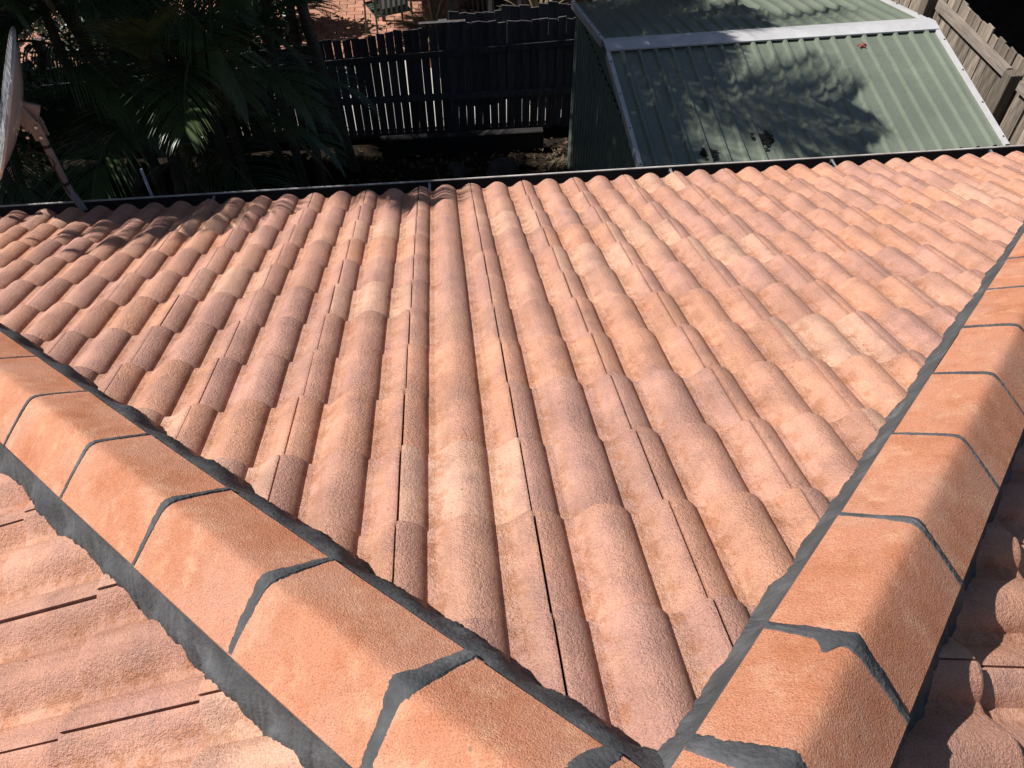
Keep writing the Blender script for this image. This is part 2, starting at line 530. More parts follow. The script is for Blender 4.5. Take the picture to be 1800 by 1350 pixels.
# the parts of the two side slopes hidden behind the hips: joined
bulk = ([], [], [])
lay('left', M_LEFT, PH_LEFT[0], PH_LEFT[1], -17, 2, 0, 13, lambda c: max(q.x for q in c) <= -1.35 and min(q.y for q in c) > -5.05, bulk)
lay('right', M_RIGHT, PH_RIGHT[0], PH_RIGHT[1], -2, 17, 0, 13, lambda c: min(q.x for q in c) >= 2.2 and min(q.y for q in c) > -5.05, bulk)
me = bpy.data.meshes.new('roof_tile_rest')
me.from_pydata(bulk[0], [], bulk[1])
me.materials.append(M_TILE)
me.polygons.foreach_set('use_smooth', [True] * len(bulk[1]))
at_ = me.attributes.new('pan', 'FLOAT', 'POINT'); at_.data.foreach_set('value', bulk[2])
me.update(); me.set_sharp_from_angle(angle=R(50))
rest = link('roof_tile', me, house); rest['kind'] = 'stuff'

# dark deck below the tiles
mb = MB()
dz = Vector((0, 0, -0.075))
pA = APEX + dz
eL, eR = Vector((EAVE_L, 0.0, 0)) + dz, Vector((EAVE_R, 0.0, 0)) + dz
pR = APEX + Vector((0, -5, 0)) + dz
bL, bR = Vector((EAVE_L, pR.y, 0)) + dz, Vector((EAVE_R, pR.y, 0)) + dz
mb.add([pA, eL, eR, pR, bL, bR], [(0, 1, 2), (0, 3, 4, 1), (0, 2, 5, 3)])
mb.build('roof_deck', M_DECK, house)

# ---- hip caps
CAPG = 0.3763
CAPW, CAPHR, CAPHA = 0.1201, 0.0265, 0.0961
_b = 0.014
_k = (CAPHA - CAPHR) / (math.sqrt(CAPW ** 2 + _b ** 2) - _b)
def cap_h(a):
    return CAPHA - _k * (math.sqrt(a * a + _b * _b) - _b)

HIPS = {}
for side, sg in (('left', -1), ('right', 1)):
    dn = Vector((sg, 1, -math.tan(PITCH))).normalized()
    lat = Vector((sg, -1, 0)) * SQ            # outward (away from the front slope)
    up = lat.cross(dn)
    if up.z < 0: up = -up
    HIPS[side] = Matrix(((lat.x, dn.x, up.x, APEX.x), (lat.y, dn.y, up.y, APEX.y), (lat.z, dn.z, up.z, APEX.z), (0, 0, 0, 1)))
RIDGE = Matrix(((1, 0, 0, APEX.x), (0, -1, 0, APEX.y), (0, 0, 1, APEX.z), (0, 0, 0, 1)))

def cap_mesh(seed):
    rr = random.Random(seed)
    aa = [-CAPW + 2 * CAPW * k / 26 for k in range(27)]
    L = CAPG + 0.025
    ss = [0.0, 0.02, 0.1, 0.2, 0.3, L - 0.012, L - 0.004, L]
    vs, fs = [], []
    n = len(aa)
    for s in ss:
        dz_ = {L: -0.004, L - 0.004: -0.001}.get(s, 0.0)
        for a in aa:
            e = 0.0025 * noise.noise(Vector((a * 9, s * 6, seed * 3.1)))
            vs.append((a * (1 + 0.004 * s / L), s, cap_h(a) + 0.006 * s / L + dz_ + e))
    for i in range(len(ss) - 1):
        for k in range(n - 1):
            q = i * n + k
            fs.append((q, q + 1, q + n + 1, q + n))
    m = len(vs)
    for s in (0.0, L):                          # thickness: ends
        for a in aa:
            vs.append((a, s, cap_h(a) + 0.006 * s / L - 0.016))
    last = (len(ss) - 1) * n
    for k in range(n - 1):
        fs.append((k, m + k, m + k + 1, k + 1))
        fs.append((last + k, last + k + 1, m + n + k + 1, m + n + k))
    for col, off in ((0, m), (n - 1, m + n - 1)):   # long edges
        ring = [i * n + col for i in range(len(ss))]
        f = ring + [m + n + col, m + col]
        fs.append(tuple(f) if col else tuple(reversed(f)))
    me = bpy.data.meshes.new('hip_cap')
    me.from_pydata(vs, [], fs)
    me.materials.append(M_CAP)
    me.polygons.foreach_set('use_smooth', [True] * len(fs))
    me.update(); me.set_sharp_from_angle(angle=R(48))
    bm = bmesh.new(); bm.from_mesh(me); bmesh.ops.recalc_face_normals(bm, faces=bm.faces[:]); bm.to_mesh(me); bm.free()
    return me
CAPS = [cap_mesh(k) for k in range(5)]

def fbm(x, y, z, o=4):
    v, a, f_ = 0, 1, 1
    for _ in range(o):
        v += a * noise.noise(Vector((x * f_, y * f_, z * f_ + 17.3)))
        a *= 0.5; f_ *= 2.0
    return v

JW = {'left': {0: .055, 1: .044, 2: .033, 3: .024, 4: .019, 5: .014}, 'right': {0: .060, 1: .036, 2: .024, 3: .016, 4: .012, 5: .008}}
S0 = {'left': 0.0973, 'right': 0.0978}
def joint_band(side, Wm, s, w, seed, parent, amin=-CAPW, amax=CAPW):
    """smear of pointing over the step where one cap laps the next"""
    na, ns = 90, 8
    vs, fs = [], []
    for i in range(na + 1):
        a = amin + (amax - amin) * i / na
        tap = 0.55 + 0.45 * (1 - abs(a) / CAPW) + 0.25 * math.exp(-((a) / 0.03) ** 2)
        e0 = s - 0.30 * w * tap - 0.003 - 0.004 * max(0, fbm(a * 40, seed, 0)) - 0.004 * abs(fbm(a * 150, seed, 1, 2))
        e1 = s + 0.85 * w * tap + w * 0.16 * fbm(a * 25, seed, 2) + 0.003 * fbm(a * 160, seed, 3, 2)
        if side == 'right' and abs(s - S0['right'] - CAPG) < .01: e0 -= .030 * math.exp(-((a + .030) / .011) ** 2)
        e1 = max(e1, s + 0.004)
        for j in range(ns + 1):
            t = j / ns
            ss = e0 + (e1 - e0) * t
            top = 0.006 + 0.0018            # above the upper cap's end
            if ss < s: h = top - (0.0022 if j == 0 else 0.0)
            else:
                q = (ss - s) / max(1e-4, e1 - s)
                h = top * (1 - q) ** 1.3 + 0.0012 * (1 - q) + 0.0012
            if j in (0, ns): h -= 0.004
            h += 0.0005 * fbm(a * 60, ss * 60, seed, 2)
            vs.append((a * 1.006, ss, cap_h(a) + h))
    for i in range(na):
        for j in range(ns):
            q = i * (ns + 1) + j
            fs.append((q, q + ns + 1, q + ns + 2, q + 1))
    m = MB(); m.add(vs, fs, True)
    return m.build('joint_pointing', M_POINT, parent, Wm)

for side in ('left', 'right'):
    Wm = HIPS[side]
    for k in range(-1, 14):
        s = S0[side] + CAPG * k               # this cap starts (uphill end) here
        crng = random.Random(100 + k + (50 if side == 'left' else 0))
        s_end = s + CAPG
        if s_end > 5.3: break
        Wc = Wm @ Matrix.Translation((crng.gauss(0, .0012), s - 0.025 + (0.092 if k < 0 else 0.0), 0)) @ Matrix.Rotation(crng.gauss(0, .003), 4, 'Z')
        link('hip_cap', CAPS[(k + (2 if side == 'left' else 0)) % 5], house, Wc)
        w = JW[side].get(k, .007)
        joint_band(side, Wm, s + (0.092 if k == 0 else 0.0), w, k * 7.7 + (31 if side == 'left' else 0), house)
for k in range(4):                             # ridge behind the camera's feet
    link('hip_cap', CAPS[k], house, RIDGE @ Matrix.Translation((0, 0.02 + k * CAPG, 0.0)))
    if k: joint_band('ridge', RIDGE, 0.045 + k * CAPG, .03, 90 + k, house)

# ---- pointing along both sides of each hip
def pointing(side, inner, wbase, wamp, seed, which, s0, s1, ds, wpan):
    Wm = HIPS[side]
    Mw = {'main': M_MAIN, 'left': M_LEFT, 'right': M_RIGHT}[which]
    Mi = Mw.inverted()
    sgn = -1 if inner else 1
    nk = 10
    vs, fs = [], []
    n = int((s1 - s0) / ds)
    nrm = (Mw.to_3x3() @ Vector((0, 0, 1)))
    for i in range(n + 1):
        s = s0 + ds * i
        w = wbase + wamp * fbm(s * 7, seed, 0.3, 2) + wamp * 0.55 * fbm(s * 38, seed, 2.2, 3) + 0.0035 * fbm(s * 170, seed, 4.4, 2)
        spike = fbm(s * 11, seed, 8.8, 1)
        # pans reach further: find where the smear meets the tiles
        top = Wm @ Vector((sgn * (CAPW - 0.006), s, cap_h(CAPW) - 0.004))
        Lp = Mi @ (Wm @ Vector((sgn * (CAPW + w), s, 0.0)))
        w += wpan * (-prof((Lp.x - {'main': 0.0, 'left': PH_LEFT[0], 'right': PH_RIGHT[0]}[which]) % TW) / PAN) ** 1.5
        if inner: w += 0.05 * math.exp(-max(0, s) / .10)
        w = max(w, 0.02)
        for k in range(nk + 1):
            t = k / nk
            a = sgn * (CAPW - 0.006 + w * t)
            P = Wm @ Vector((a, s, 0.0))
            L = Mi @ P
            zs = max(tile_surface(which, L.x, L.y + q_) for q_ in (-.016, -.008, 0, .008, .016))
            # height of the cap edge, seen from this slope's plane
            Lt = Mi @ top
            hi = Lt.z
            q = t ** (1.5 if (inner and side == 'left') else 0.85)
            lo = zs + 0.0035 - (0.009 if k == nk else 0.0)
            z = hi * (1 - q) + (lo - 0.0) * q
            z = max(z, lo)
            if k == 0: z = hi
            z += 0.0012 * fbm(s * 45, a * 45, seed, 2) * (1 if 0 < k < nk else 0)
            vs.append(Mw @ Vector((L.x, L.y, z)))
    for i in range(n):
        for k in range(nk):
            q = i * (nk + 1) + k
            f = (q, q + 1, q + nk + 2, q + nk + 1)
            fs.append(f)
    m = MB(); m.add(vs, fs, True)
    o = m.build('pointing', M_POINT, house, None, 60)
    return o
pointing('left', True, 0.082, 0.006, 1.0, 'main', -0.13, 5.0, 0.004, 0.014)
pointing('right', True, 0.050, 0.010, 2.0, 'main', -0.13, 5.0, 0.004, 0.014)
pointing('left', False, 0.064, 0.010, 3.0, 'left', -0.15, 5.0, 0.0035, 0.014)
pointing('right', False, 0.050, 0.016, 4.0, 'right', -0.15, 5.0, 0.0035, 0.02)

def splash(which, X, Y, r, seed):
    Mw = {'main': M_MAIN, 'left': M_LEFT, 'right': M_RIGHT}[which]
    vs, fs = [], []
    n = 40
    for ring in range(4):
        for k in range(n):
            q = 2 * math.pi * k / n
            rr = r * (1 + .45 * fbm(math.cos(q) * 1.5, math.sin(q) * 1.5, seed, 3)) * ring / 3
            x, y = X + rr * math.cos(q), Y + rr * math.sin(q) * .7
            vs.append(Mw @ Vector((x, y, tile_surface(which, x, y) + (.0016 if ring < 3 else -.0005))))
    for ring in range(3):
        for k in range(n):
            k2 = (k + 1) % n
            fs.append((ring * n + k, (ring + 1) * n + k, (ring + 1) * n + k2, ring * n + k2))
    m = MB(); m.add(vs, fs, True); m.build('pointing_splash', M_POINT, house, None, 80)
srng = random.Random(77)
for which, sg, smax in ():
    for k in range(4):
        t_ = srng.uniform(.25, smax)
        ds_ = srng.uniform(.20, .235)
        if which == 'main':
            P = APEX + Vector((sg, 1, 0)) * t_ * SQ + Vector((-sg, 1, 0)) * ds_ * SQ
            L = M_MAIN.inverted() @ Vector((P.x, P.y, -P.y * math.tan(PITCH)))
        else:
            P = APEX + Vector((-1, 1, 0)) * t_ * SQ + Vector((-1, -1, 0)) * ds_ * SQ
            L = M_LEFT.inverted() @ Vector((P.x, P.y, (P.x - EAVE_L) * math.tan(PITCH)))
        splash(which, L.x, L.y, srng.uniform(.003, .011), k * 3.3 + t_)

# ---- gutter, fascia, walls
def extrude_x(mb, prof_pts, x0, x1, nseg=24, sag=0.0, smooth=True, closed=False):
    n = len(prof_pts)
    vs, fs = [], []
    for i in range(nseg + 1):
        x = x0 + (x1 - x0) * i / nseg
        for y, z in prof_pts:
            vs.append((x, y + sag * math.sin(i * 1.7) * 0.5, z + sag * math.sin(i * 0.9 + 1)))
    for i in range(nseg):
        for k in range(n if closed else n - 1):
            k2 = (k + 1) % n
            fs.append((i * n + k, i * n + k2, (i + 1) * n + k2, (i + 1) * n + k))
    mb.add(vs, fs, smooth)
GX0, GX1 = EAVE_L - 0.17, EAVE_R + 0.17
mb = MB()
extrude_x(mb, [(0.040, -0.075), (0.040, -0.175), (0.045, -0.182), (0.140, -0.184), (0.152, -0.178), (0.158, -0.165), (0.158, -0.078), (0.1565, -0.078), (0.1565, -0.165), (0.150, -0.176), (0.140, -0.181), (0.046, -0.179), (0.043, -0.175), (0.043, -0.075)], GX0, GX1, 24, 0.0012, True, True)
gut = mb.build('gutter', M_GUTTER, house)
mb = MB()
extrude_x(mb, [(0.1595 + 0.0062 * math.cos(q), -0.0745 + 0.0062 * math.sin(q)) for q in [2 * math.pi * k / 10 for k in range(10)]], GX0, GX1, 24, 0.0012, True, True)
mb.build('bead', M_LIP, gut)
for gx in (-2.9, -1.2, .06, 1.52, 2.53, 3.55):
    mb = MB()
    mb.box((gx, 0.10, -0.086), (0.014, 0.115, 0.002))
    mb.box((gx, 0.148, -0.094), (0.016, 0.003, 0.024))
    mb.build('gutter_bracket', M_ZINC, gut)
mb = MB(); mb.box(((EAVE_L + EAVE_R) / 2, 0.020, -0.165), (EAVE_R - EAVE_L, 0.024, 0.19)); mb.build('fascia', M_GUTTER, house)
mb = MB(); mb.box(((EAVE_L + EAVE_R) / 2, -0.20, -0.265), (EAVE_R - EAVE_L, 0.42, 0.01)); mb.build('soffit', M_CONCRETE, house)
mb = MB()
wx0, wx1, wy = EAVE_L + .45, EAVE_R - .45, -.45
mb.box(((wx0 + wx1) / 2, wy - .055, -1.385), (wx1 - wx0, .11, 2.23))
mb.box((wx0 + .055, wy - 4.2, -1.385), (.11, 8.18, 2.23))
mb.box((wx1 - .055, wy - 4.2, -1.385), (.11, 8.18, 2.23))
mb.build('wall', M_BRICK, house)

# ------------------------------------------------------------------ ground
mb = MB()
N = 60
vs, fs = [], []
for i in range(N + 1):
    for j in range(N + 1):
        x, y = -7 + 14.0 * i / N, -.6 + 5.2 * j / N
        z = -2.5 + 0.05 * fbm(x * 1.3, y * 1.3, 0, 3) * (1 if 0.02 < j / N < 0.97 else 0)
        vs.append((x, y, z))
for i in range(N):
    for j in range(N):
        q = i * (N + 1) + j
        fs.append((q, q + N + 1, q + N + 2, q + 1))
mb.add(vs, fs, True)
o = mb.build('garden_soil', M_SOIL); tag(o, kind='structure')
mb = MB(); mb.add([(-200, -200, -2.58), (200, -200, -2.58), (200, 200, -2.58), (-200, 200, -2.58)], [(0, 1, 2, 3)])
o = mb.build('ground', M_SOIL); tag(o, kind='structure')
# patio beyond the fence
mb = MB(); mb.box((1.2, 7.9, -2.56), (9.0, 6.4, 0.10))
patio = mb.build('patio', M_MORTAR); tag(patio, kind='structure')
mb = MB(); mb.box((1.2, 5.62, -2.505), (9.0, 1.78, .06)); path_o = mb.build('path', M_CONCRETE); tag(path_o, kind='structure')
brick_me = MB(); brick_me.box((0, 0, 0), (0.222, 0.107, 0.05)); brick_me = bevel_mesh(brick_me.mesh('brick', M_PAVER), 0.004)
prng = random.Random(11)
for row in range(18):
    y = 6.58 + row * 0.115
    for k in range(10):
        x = -1.55 + k * 0.23 + (0.115 if row % 2 else 0)
        if x > 0.65: continue
        W = Matrix.Translation((x, y, -2.493 + prng.gauss(0, .0012))) @ Matrix.Rotation(prng.gauss(0, .008), 4, 'Z')
        link('brick', brick_me, patio, W)
mb = MB()
for row in range(18):
    for k in range(16):
        for base in (0.75, -5.46):
            x = base + k * 0.23 + (0.115 if row % 2 else 0)
            mb.box((x, 6.58 + row * .115, -2.493 + prng.gauss(0, .001)), (0.222, 0.107, 0.05))
o = mb.build('brick', M_PAVER, patio); o['kind'] = 'stuff'

# ------------------------------------------------------------------ back fence
fence = empty('paling_fence', (0, 4.62, -2.5))
tag(fence, 'dark paling fence with light gaps, behind the garden left of the green shed', 'fence')
frng = random.Random(21)
def paling(w, h, th, seed):
    rr = random.Random(seed)
    m = MB()
    c = rr.uniform(-.007, .007)
    vs = [(-w / 2, -th / 2, 0), (w / 2, -th / 2, 0), (w / 2, th / 2, 0), (-w / 2, th / 2, 0),
          (-w / 2 + rr.uniform(-.003, .003), -th / 2, h + c), (w / 2 + rr.uniform(-.003, .003), -th / 2, h - c), (w / 2, th / 2, h - c), (-w / 2, th / 2, h + c)]
    m.add(vs, [(3, 2, 1, 0), (4, 5, 6, 7), (0, 1, 5, 4), (1, 2, 6, 5), (2, 3, 7, 6), (3, 0, 4, 7)])
    return m
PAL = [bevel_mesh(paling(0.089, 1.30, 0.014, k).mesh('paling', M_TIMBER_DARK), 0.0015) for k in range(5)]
x = -4.6
FY = 4.62
i = 0
while x < 2.3:
    gap = frng.choice((.002, .003, .004, .004, .005, .006))
    top = 0.012 * math.sin(i * .7) + frng.gauss(0, .006) - min(.26, .095 * max(0, .36 - x))
    W = Matrix.Translation((x, FY + frng.gauss(0, .002), -2.50 + top)) @ Matrix.Rotation(frng.gauss(0, .006), 4, 'Y') @ Matrix.Rotation(frng.gauss(0, .02), 4, 'Z')
    link('paling', PAL[i % 5], fence, W)
    x += 0.089 + gap; i += 1
# second, taller layer behind on the right-hand half, stopping above the ground
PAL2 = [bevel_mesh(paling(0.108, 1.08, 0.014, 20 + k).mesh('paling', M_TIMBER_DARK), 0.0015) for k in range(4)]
x = 0.36; i = 0
while x < 2.3:
    lift = 0.30 + 0.05 * (x > .85) + frng.gauss(0, .012)
    W = Matrix.Translation((x, FY + 0.062 + .002 * (i % 2), -2.50 + lift)) @ Matrix.Rotation(frng.gauss(0, .006), 4, 'Y')
    link('paling', PAL2[i % 4], fence, W)
    x += 0.098; i += 1
for z, t in ((-1.56, .05), (-2.02, .05)):
    mb = MB(); mb.box((-1.15, FY - .030, z), (6.9, .038, .07), Matrix.Rotation(R(-2.2 if z > -1.9 else 0), 3, 'Y')); mb.build('rail', M_TIMBER_DARK, fence)
for px in (-4.0, -1.9, .25, 1.5):
    mb = MB(); mb.box((px, FY + .125, -1.9), (.09, .09, 1.35)); mb.build('post', M_TIMBER_DARK, fence)
mb = MB(); mb.box((.24, FY + .02, -1.19), (.5, .05, .012), Matrix.Rotation(R(-1), 3, 'Y')); mb.build('capping', M_TIMBER_DARK, fence)

# ------------------------------------------------------------------ right fence
fence2 = empty('paling_fence', (5.27, 3.0, -2.5))
tag(fence2, 'sunlit grey timber paling fence with rails and posts, right of the green shed', 'fence')
FX = 5.27
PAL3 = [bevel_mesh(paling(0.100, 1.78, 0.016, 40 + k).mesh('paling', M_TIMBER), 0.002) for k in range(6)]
y = .3; i = 0
while y < 6.2:
    W = Matrix.Translation((FX + frng.gauss(0, .003), y, -2.48 + frng.gauss(0, .012))) @ Matrix.Rotation(R(90) + frng.gauss(0, .03), 4, 'Z') @ Matrix.Rotation(frng.gauss(0, .005), 4, 'Y')
    link('paling', PAL3[i % 6], fence2, W)
    y += 0.1 + frng.choice((.003, .006, .009, .004)); i += 1
for (y0, y1) in ((2.42, 3.80), (4.05, 6.2), (.3, 2.2)):
    for z in (-.86, -2.1):
        mb = MB(); mb.box((FX - .035, (y0 + y1) / 2, z), (.05, y1 - y0, .085)); mb.build('rail', M_RAIL, fence2)
for py in (2.31, 3.93):
    mb = MB(); mb.box((FX - .062, py, -1.62), (.115, .115, 1.64)); o = mb.build('post', M_TIMBER, fence2); bevel_mesh(o.data, .004)

# ------------------------------------------------------------------ garden shed
SH = Matrix.Translation((1.63, 1.06, -2.5)) @ Matrix.Rotation(R(1.8), 4, 'Z')
SW, SD = 2.80, 2.78
HE, HR = 1.79, 2.06
shed = empty('garden_shed', (1.63, 1.06, -2.5)); shed.rotation_euler = (0, 0, R(1.8)); WM[shed.name] = SH
tag(shed, 'pale green ribbed steel garden shed with cream ridge capping and leaf shadows on its roof', 'shed')
def ribbed(mb, origin, ux, uy, un, width, length, pitch, rib_w, rib_h, x0):
    """sheet in the plane (ux, uy) with ribs along uy"""
    ps = [(0, 0)]
    x = x0
    while x + rib_w < width:
        ps += [(x, 0), (x + rib_w * .28, rib_h), (x + rib_w * .72, rib_h), (x + rib_w, 0)]
        x += pitch
    ps.append((width, 0))
    vs, fs = [], []
    for t in (0, length):
        for a, h in ps:
            vs.append(origin + ux * a + uy * t + un * h)
    n = len(ps)
    for k in range(n - 1):
        fs.append((k, k + 1, n + k + 1, n + k))
    mb.add(vs, fs)
ux = Vector((1, 0, 0))
for nm, o0, d, yy in (('front', Vector((-.03, -.05, HE - .008)), 1, 0), ('back', Vector((-.03, SD + .05, HE - .008)), -1, 0)):
    uy = Vector((0, d * (SD / 2 + .05), HR - HE + .008)); L = uy.length; uy.normalize()
    un = ux.cross(uy) if d > 0 else uy.cross(ux)
    mb = MB(); ribbed(mb, o0, ux, uy, un, SW + .06, L, 0.1385, 0.050, 0.024, 0.10)
    mb.build('roof_sheet', M_SHED, shed, SH)
ridge_y = SD / 2
mb = MB()
for d in (-1, 1):
    uy = Vector((0, d * (SD / 2), HE - HR)).normalized(); un = Vector((0, -uy.z * d, abs(uy.y))) if True else None
    un = Vector((0, d * abs(uy.z), abs(uy.y)))
    o0 = Vector((-.045, ridge_y, HR + .0305))
    mb.add([o0, o0 + ux * (SW + .09), o0 + ux * (SW + .09) + uy * .105, o0 + uy * .105, o0 + uy * .108 - un * .012, o0 + ux * (SW + .09) + uy * .108 - un * .012],
           [(0, 1, 2, 3) if d < 0 else (3, 2, 1, 0), (3, 2, 5, 4)])
cap = mb.build('ridge_capping', M_TRIM, shed, SH)
for xe in (-.045, SW + .045 - .034):
    for d in (-1, 1):
        yb = ridge_y - d * (SD / 2 + .055)
        a0, a1 = Vector((xe, ridge_y - d * .1, HR + .006 - .1 * (HR - HE) / (SD / 2))), Vector((xe, yb, HE - .004))
        dz_ = Vector((0, 0, .018)); w = Vector((.034, 0, 0)); dn_ = Vector((0, 0, -.05))
        mb = MB()
        mb.add([a0 + dz_, a0 + dz_ + w, a1 + dz_ + w, a1 + dz_, a0 + dn_, a0 + dn_ + w, a1 + dn_ + w, a1 + dn_],
               [(0, 1, 2, 3), (4, 7, 6, 5), (0, 3, 7, 4), (1, 5, 6, 2), (3, 2, 6, 7), (0, 4, 5, 1)])
        bg_ = mb.build('barge_trim', M_TRIM, shed, SH)
        for q in range(4):
            t = .1 + q * .28
            p = (a0 + (a1 - a0) * t) + dz_ + Vector((.017, 0, .002))
            m2 = MB(); m2.tube([p - Vector((0, 0, .002)), p + Vector((0, 0, .004))], .0065, 6); m2.build('screw', M_RUBBER, bg_, SH)
# walls
mb = MB(); ribbed(mb, Vector((0, SD, 0)), Vector((0, -1, 0)), Vector((0, 0, 1)), Vector((-1, 0, 0)), SD, HE - .02, .12, .05, .012, .05); 
mb.add([(0.004, 0, HE - .02), (0.004, SD, HE - .02), (0.004, SD / 2, HR - .02)], [(0, 2, 1)])
mb.build('wall', M_SHEDW, shed, SH)
mb = MB(); ribbed(mb, Vector((SW, 0, 0)), Vector((0, 1, 0)), Vector((0, 0, 1)), Vector((1, 0, 0)), SD, HE - .02, .12, .05, .012, .05)
mb.add([(SW - .004, 0, HE - .02), (SW - .004, SD, HE - .02), (SW - .004, SD / 2, HR - .02)], [(0, 1, 2)])
mb.build('wall', M_SHEDW, shed, SH)
mb = MB(); ribbed(mb, Vector((0, 0, 0)), ux, Vector((0, 0, 1)), Vector((0, -1, 0)), SW, HE - .03, .14, .05, .012, .05); mb.build('wall', M_SHEDW, shed, SH)
mb = MB(); ribbed(mb, Vector((SW, SD, 0)), -ux, Vector((0, 0, 1)), Vector((0, 1, 0)), SW, HE - .03, .14, .05, .012, .05); mb.build('wall', M_SHEDW, shed, SH)

# ------------------------------------------------------------------ satellite dish
DC = Vector((-2.09, 0.15, 0.545)); daz, de = 0.30, 0.51
dish = empty('satellite_dish', (-1.995, 0.17, -0.07))
tag(dish, 'grey satellite dish on a bent mast standing at the gutter, at the left edge', 'satellite dish')
dn_v = Vector((-math.cos(de) * math.cos(daz), -math.cos(de) * math.sin(daz), math.sin(de)))
hx = Vector((0, 0, 1)).cross(dn_v).normalized(); hy = dn_v.cross(hx)
DM = Matrix(((hx.x, hy.x, dn_v.x, DC.x), (hx.y, hy.y, dn_v.y, DC.y), (hx.z, hy.z, dn_v.z, DC.z), (0, 0, 0, 1)))
ra, rb = 0.355, 0.385
mb = MB()
rings, seg = 12, 72
vs = [(0, 0, -0.075)]; fs = []
for i in range(1, rings + 1):
    t = i / rings
    for k in range(seg):
        q = 2 * math.pi * k / seg
        vs.append((ra * t * math.cos(q), rb * t * math.sin(q), -0.075 * (1 - t * t)))
for k in range(seg):
    fs.append((0, 1 + k, 1 + (k + 1) % seg))
for i in range(rings - 1):
    for k in range(seg):
        k2 = (k + 1) % seg
        fs.append((1 + i * seg + k, 1 + (i + 1) * seg + k, 1 + (i + 1) * seg + k2, 1 + i * seg + k2))
nb = len(vs)
vs += [(x * 1.0, y * 1.0, z - 0.004) for x, y, z in vs]
fs += [tuple(nb + i for i in reversed(f)) for f in fs]
mb.add(vs, fs, True)
refl = mb.build('reflector', M_DISH, dish, DM)
mb = MB()
pts = [(1.012 * ra * math.cos(2 * math.pi * k / 72), 1.012 * rb * math.sin(2 * math.pi * k / 72), -0.004) for k in range(73)]
mb.tube(pts, 0.0085, 8, False); mb.build('rim', M_DISH, refl, DM)
mast_top = Vector((-1.995, 0.17, 0.44))
mb = MB()
mb.tube([(-1.93, 0.10, -0.10), (-1.955, 0.13, -0.055), (-1.985, 0.16, -0.02), (-1.994, 0.169, 0.03), (-1.995, 0.17, 0.10), mast_top], 0.021, 14)
mb.build('mast', M_MAST, dish)
for z in (0.05, 0.29):
    mb = MB(); mb.tube([(-1.995, .17, z - .009), (-1.995, .17, z + .009)], .0235, 14); mb.build('clamp', M_RUBBER, dish)
mb = MB()
bk = DM @ Vector((0, -.02, -.082))
mid = (bk + mast_top) / 2
rot = (mast_top + Vector((0, 0, -.05)) - bk).to_track_quat('X', 'Z').to_matrix()
mb.box(bk, (.02, .13, .15), DM.to_3x3())
for sy in (-.027, .027):
    mb.box(mid + rot @ Vector((0.0, sy, -.01)), (.14, .005, .085), rot)
    mb.box(mast_top + Vector((0, sy, -.05)), (.06, .005, .11))
br = mb.build('bracket', M_MAST, dish); bevel_mesh(br.data, .002)
for dx_, dz2 in ((.012, -.02), (.012, -.08), (-.055, -.03), (-.055, -.075)):
    p = mast_top + Vector((dx_, -.03, dz2))
    m2 = MB(); m2.tube([p, p + Vector((0, -.010, 0))], .009, 6); m2.build('bolt', M_BOLT, br)
mb = MB()
lp = [Vector((-2.03, .14, .40)), Vector((-2.06, .13, .33)), Vector((-2.08, .12, .27))]
cc = Vector((-2.055, .13, .215))
for k in range(30):
    q = math.pi * .55 + 2 * math.pi * k / 26
    lp.append(cc + Vector((.075 * math.cos(q), .02 * math.sin(q * .5), .075 * math.sin(q))))
lp += [Vector((-2.0, .14, .17)), Vector((-1.998, .145, .05)), Vector((-1.985, .14, -.02))]
mb.tube(lp, .0035, 6); mb.build('cable', M_RUBBER, dish)
mb = MB()
e0 = DM @ Vector((0, -rb * .98, -.01)); e1 = DM @ Vector((0, -.30, .42))
mb.tube([e0, e0 + Vector((0, 0, -.03)), e1], .011, 8); mb.build('feed_arm', M_MAST, dish)
mb = MB(); ax_ = (DC - e1).normalized(); mb.tube([e1 - ax_ * .04, e1 + ax_ * .02, e1 + ax_ * .05, e1 + ax_ * .08], [.018, .02, .028, .03], 12); mb.build('feed_horn', M_DISH, dish)

